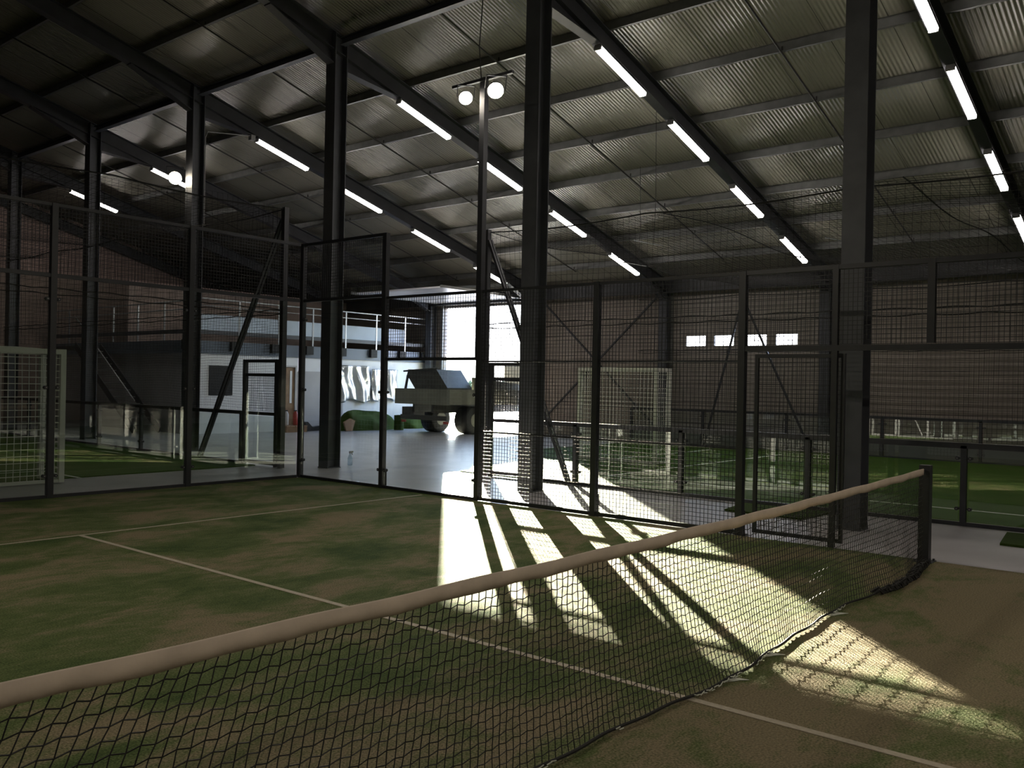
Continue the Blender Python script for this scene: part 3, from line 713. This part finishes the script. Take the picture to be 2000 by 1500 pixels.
# heap of rolled turf
def heap(name, label, cx, cy, rx, ry, h, seed, mat, cat):
    rr = random.Random(seed); m = MB(); n, k = 40, 9; ph = [rr.uniform(0, 6) for _ in range(8)]
    for j in range(k + 1):
        f = j / k
        for i in range(n):
            a = 2 * math.pi * i / n; q = 1 + .12 * math.sin(3 * a + ph[0]) + .08 * math.sin(7 * a + ph[1] + 3 * f)
            rad = math.cos(f * math.pi / 2) ** .6 * q; z = h * math.sin(f * math.pi / 2) * (1 + .3 * math.sin(a + ph[2]) * (1 - f) + .2 * math.sin(2 * a + ph[2] + f * 5) * (1.1 - f) + .14 * math.sin(7 * a + ph[3] + 4 * f) * (1.1 - f)); rad *= 1 + .09 * math.sin(5 * f + 3 * a)
            m.v.append((cx + rx * rad * math.cos(a), cy + ry * rad * math.sin(a), max(0, z) - .012 * (j == 0)))
    for j in range(k):
        for i in range(n): m.f.append((j*n+i, j*n+(i+1) % n, (j+1)*n+(i+1) % n, (j+1)*n+i))
    m.f.append(tuple(range(k*n, k*n+n)))
    return tag(m.build(name, mat, None, True), label, cat)
heap('turf_heap', 'large heap of folded green turf piled on the concrete by the white wall', 16.1, 20.9, 1.2, .5, .62, 5, 'mat', 'turf heap')
heap('turf_heap', 'lower dark heap of turf next to the big green heap by the truck', 18.35, 20.9, .75, .4, .5, 9, 'mat', 'turf heap')
t = thing('turf_roll', 'upright rolled turf standing at the right of the green heap', 'turf roll', (17.0, 20.2, 0))
MB().ring_tube([(17.0, 20.2, -.015), (17.0, 20.2, .5)], .17, 16).build('roll', 'mat', t); MB().ring_tube([(17.0, 20.2, .5), (17.0, 20.2, .51)], .08, 12).build('core', 'dark', t)
t = MB().prism([(14.75, .0), (15.0, .0), (15.12, .34), (14.9, .42), (14.65, .3)], 'y', 20.3, 20.36)
tag(t.build('cardboard_sheet', 'card'), 'folded brown cardboard leaning at the left of the turf heap', 'cardboard')
# extinguishers on a pallet block by the wooden door
def extinguisher(x, y, label, mat):
    t = thing('fire_extinguisher', label, 'extinguisher', (x, y, .2), 'extinguishers by the wooden door')
    MB().ring_tube([(x, y, .2), (x, y, .23), (x, y, .55), (x, y, .62), (x, y, .65)], 1, 12, radii=[.07, .08, .08, .05, .03]).build('cylinder', mat, t, True)
    MB().box(x-.06, x+.05, y-.015, y+.015, .65, .69).build('valve', 'black', t)
extinguisher(13.3, 21.1, 'red fire extinguisher on the pallet in front of the wooden door', 'red')
extinguisher(12.98, 21.15, 'grey extinguisher on the pallet left of the red one', 'offwhite')
t = thing('pallet', 'small wooden pallet in front of the wooden door', 'pallet', (13.2, 21.1, 0))
for y in (20.92, 21.1, 21.28): MB().box(12.8, 13.6, y-.04, y+.04, -.015, .16).build('bearer', 'wood', t)
for k in range(5): MB().box(12.8+k*.165, 12.94+k*.165, 20.86, 21.34, .16, .198).build('slat', 'card', t)
# small grey boots/box by the grey cladding
tag(MB().prism([(13.75, 0), (14.25, 0), (14.32, .16), (14.0, .12), (13.8, .3), (13.7, .28)], 'y', 21.1, 21.3).build('dust_pan', 'black'), 'dark scoop lying at the foot of the grey cladding', 'scoop')
# spray bottle on the walkway
bx, by = 7.31, 11.31
t = thing('spray_bottle', 'clear plastic spray bottle standing on the concrete beyond the corner glass', 'bottle', (bx, by, -.015))
MB().ring_tube([(bx, by, -.015), (bx, by, .0), (bx, by, .13), (bx, by, .17), (bx, by, .22)], 1, 14, radii=[.045, .05, .048, .03, .018]).build('bottle_body', 'plastic', t, True)
MB().box(bx-.02, bx+.07, by-.014, by+.014, .235, .265).box(bx-.016, bx+.016, by-.016, by+.016, .22, .235).build('trigger_head', 'offwhite', t)
MB().bar((bx+.04, by, .235), (bx+.055, by, .19), .008, .012).build('trigger', 'black', t)
tag(MB().ring_tube([(6.0, 11.98, .008), (6.12, 11.95, .012), (6.2, 12.02, .008)], .025, 6).build('cloth_scrap', 'offwhite'), 'small pale crumpled scrap on the concrete behind the glass corner', 'scrap')

# ------------------------------------------------------------------ truck in the doorway
T = thing('dropside_truck', 'olive dropside truck backed through the open goods door with a load on its bed', 'truck', (17.5, 18, 0))
tx, ty0, ty1 = 15.9, 16.75, 19.25
MB().box(tx, tx+.05, ty0, ty1, .95, 1.45).build('tailboard', 'truck', T)
for y in (ty0, ty1-.05): MB().box(tx+.05, 20.4, y, y+.05, .97, 1.45).build('side_board', 'truck', T)
MB().box(tx+.05, 20.4, ty0+.05, ty1-.05, .95, 1.02).build('bed', 'truck2', T)
for y in (17.55, 18.4): MB().box(tx+.1, 23.6, y, y+.1, .68, .95).build('chassis_rail', 'truck2', T)
MB().box(tx+.08, tx+.16, ty0+.2, ty1-.2, .45, .6).build('rear_bumper', 'truck2', T)
def wheel(x, y0, y1, r=.46):
    w = MB(); w.ring_tube([(x, y0, r-.015), (x, y0+.03, r-.015), (x, y1-.03, r-.015), (x, y1, r-.015)], 1, 28, radii=[r-.05, r, r, r-.05]); o = w.build('wheel', 'dark', T, True)
    MB().ring_tube([(x, y0-.005, r-.015), (x, y0+.02, r-.015)], .22, 16).build('hub', 'truck', o)
for x in (17.35, 22.9):
    wheel(x, 16.95, 17.5 if x < 20 else 17.25); wheel(x, 18.5 if x < 20 else 18.8, 19.05)
MB().box(16.6, 18.1, 16.85, 17.6, .97-.02, .99-.02).build('mudguard', 'truck2', T)
for y in (17.0, 18.9): MB().box(tx+.06, tx+.09, y-.12, y+.08, .35, .43).build('tail_light', 'red', T)
MB().box(16.0, 16.5, 18.45, 19.0, .55, .85).build('tool_box', 'truck2', T)
MB().box(21.4, 23.5, ty0+.1, ty1-.1, .75, 2.35).build('cab', 'truck', T)
MB().ring_tube([(20.9, 17.3, .9), (20.9, 17.3, 2.75)], .06, 10).build('exhaust_stack', 'dark', T)
h = thing('hopper', 'dark wedge-shaped hopper tipped on the truck bed', 'hopper', (16.6, 18.3, 1.02))
MB().prism([(18.85, 1.9), (18.8, 2.08), (17.5, 2.08), (17.0, 1.5), (16.95, 1.03), (18.1, 1.03)], 'x', 16.05, 17.2).build('shell', 'truck2', h)
MB().bar((16.0, 18.75, 1.9), (16.0, 18.95, 1.05), .06).build('leg', 'truck2', h)
MB().ring_tube([(16.0, 18.95, 2.02), (16.0, 17.4, 2.12)], .03, 8).build('rim_tube', 'truck2', h)
tag(MB().hexa([(17.3, 17.0, 1.03), (20.2, 16.85, 1.03), (20.2, 17.0, 1.03), (17.3, 17.1, 1.03), (17.3, 17.0, 1.85), (20.2, 16.85, 1.6), (20.2, 17.0, 1.6), (17.3, 17.1, 1.85)]).build('loading_ramp', 'truck'), 'long sloping-topped ramp panel stood along the truck side', 'ramp')

# ------------------------------------------------------------------ outside
rr = random.Random(4); m = MB()
for i in range(420):
    x = 60 + rr.uniform(-4, 4); y = -10 + i * .32; h_ = 1.6 + .5 * math.sin(i * .05) + rr.uniform(-.3, .4)
    for k in range(9):
        c = Vector((x + rr.uniform(-1, 1), y + rr.uniform(-1, 1), rr.uniform(.1, max(.6, h_)))); s = rr.uniform(.25, .5)
        n = len(m.v); m.v += [tuple(c + Vector(d) * s * rr.uniform(.7, 1.3)) for d in ((1, 0, 0), (0, 1, 0), (-1, 0, 0), (0, -1, 0), (0, 0, 1), (0, 0, -1))]
        m.f += [(n, n+1, n+4), (n+1, n+2, n+4), (n+2, n+3, n+4), (n+3, n, n+4), (n+1, n, n+5), (n+2, n+1, n+5), (n+3, n+2, n+5), (n, n+3, n+5)]
tag(m.build('hedge', 'leafy'), 'low hedge across the yard seen through the open door', 'hedge', kind='stuff')

# ------------------------------------------------------------------ light
AZ, EL = math.radians(46.2), math.atan(.169)
sdir = Vector((math.sin(AZ) * math.cos(EL), math.cos(AZ) * math.cos(EL), math.sin(EL)))
sl = bpy.data.lights.new('sun', 'SUN'); sl.energy = 74; sl.angle = math.radians(.38); sl.color = (1, .9, .66)
so = bpy.data.objects.new('sun', sl); col.objects.link(so); so.rotation_euler = sdir.to_track_quat('Z', 'Y').to_euler(); so.location = (60, 60, 30)
pl = bpy.data.lights.new('door_daylight', 'AREA'); pl.shape = 'RECTANGLE'; pl.size = OY1 - OY0; pl.size_y = OZ; pl.cycles.is_portal = True
po = bpy.data.objects.new('door_daylight', pl); col.objects.link(po); po.location = (W1 + .01, (OY0 + OY1) / 2, OZ / 2)
po.rotation_euler = Vector((1, 0, 0)).to_track_quat('Z', 'Y').to_euler()
po.rotation_euler = (math.radians(90), 0, math.radians(90))

w = bpy.data.worlds.new('World'); sc.world = w; w.use_nodes = True; nt = w.node_tree; bg = nt.nodes['Background']
tc = nt.nodes.new('ShaderNodeTexCoord'); sx = nt.nodes.new('ShaderNodeSeparateXYZ'); cr = nt.nodes.new('ShaderNodeValToRGB')
nt.links.new(tc.outputs['Generated'], sx.inputs[0]); nt.links.new(sx.outputs['Z'], cr.inputs['Fac']); nt.links.new(cr.outputs['Color'], bg.inputs['Color'])
e = cr.color_ramp.elements; e[0].position = 0; e[0].color = (1, .95, .88, 1); e[1].position = .6; e[1].color = (.35, .55, 1, 1)
x_ = e.new(.15); x_.color = (.7, .8, 1, 1)
bg.inputs['Strength'].default_value = 9

# ------------------------------------------------------------------ camera
f, cx, cy, cz, yaw, pit, rol = 1727.963, -4.28861, -2.38275, 1.67290, .88218, -.000339, .0194667
cam = bpy.data.cameras.new('camera'); co = bpy.data.objects.new('camera', cam); col.objects.link(co); sc.camera = co
cam.sensor_fit = 'HORIZONTAL'; cam.sensor_width = 36; cam.lens = 36 * f / 2000; cam.clip_end = 500; cam.clip_start = .05
fw = Vector((math.sin(yaw) * math.cos(pit), math.cos(yaw) * math.cos(pit), math.sin(pit)))
rt = Vector((math.cos(yaw), -math.sin(yaw), 0)); up = rt.cross(fw)
r2 = rt * math.cos(rol) + up * math.sin(rol); u2 = -rt * math.sin(rol) + up * math.cos(rol)
co.matrix_world = Matrix(((r2.x, u2.x, -fw.x, cx), (r2.y, u2.y, -fw.y, cy), (r2.z, u2.z, -fw.z, cz), (0, 0, 0, 1)))

vs = sc.view_settings; vs.view_transform = 'Standard'; vs.look = 'None'; vs.gamma = 1; vs.exposure = .35; vs.use_curve_mapping = False
cy_ = sc.cycles
cy_.max_bounces = 6; cy_.diffuse_bounces = 3; cy_.glossy_bounces = 3; cy_.transmission_bounces = 2; cy_.transparent_max_bounces = 24
cy_.sample_clamp_indirect = 6; cy_.use_adaptive_sampling = True; cy_.adaptive_threshold = .03; cy_.use_denoising = True
cy_.caustics_reflective = False; cy_.caustics_refractive = False
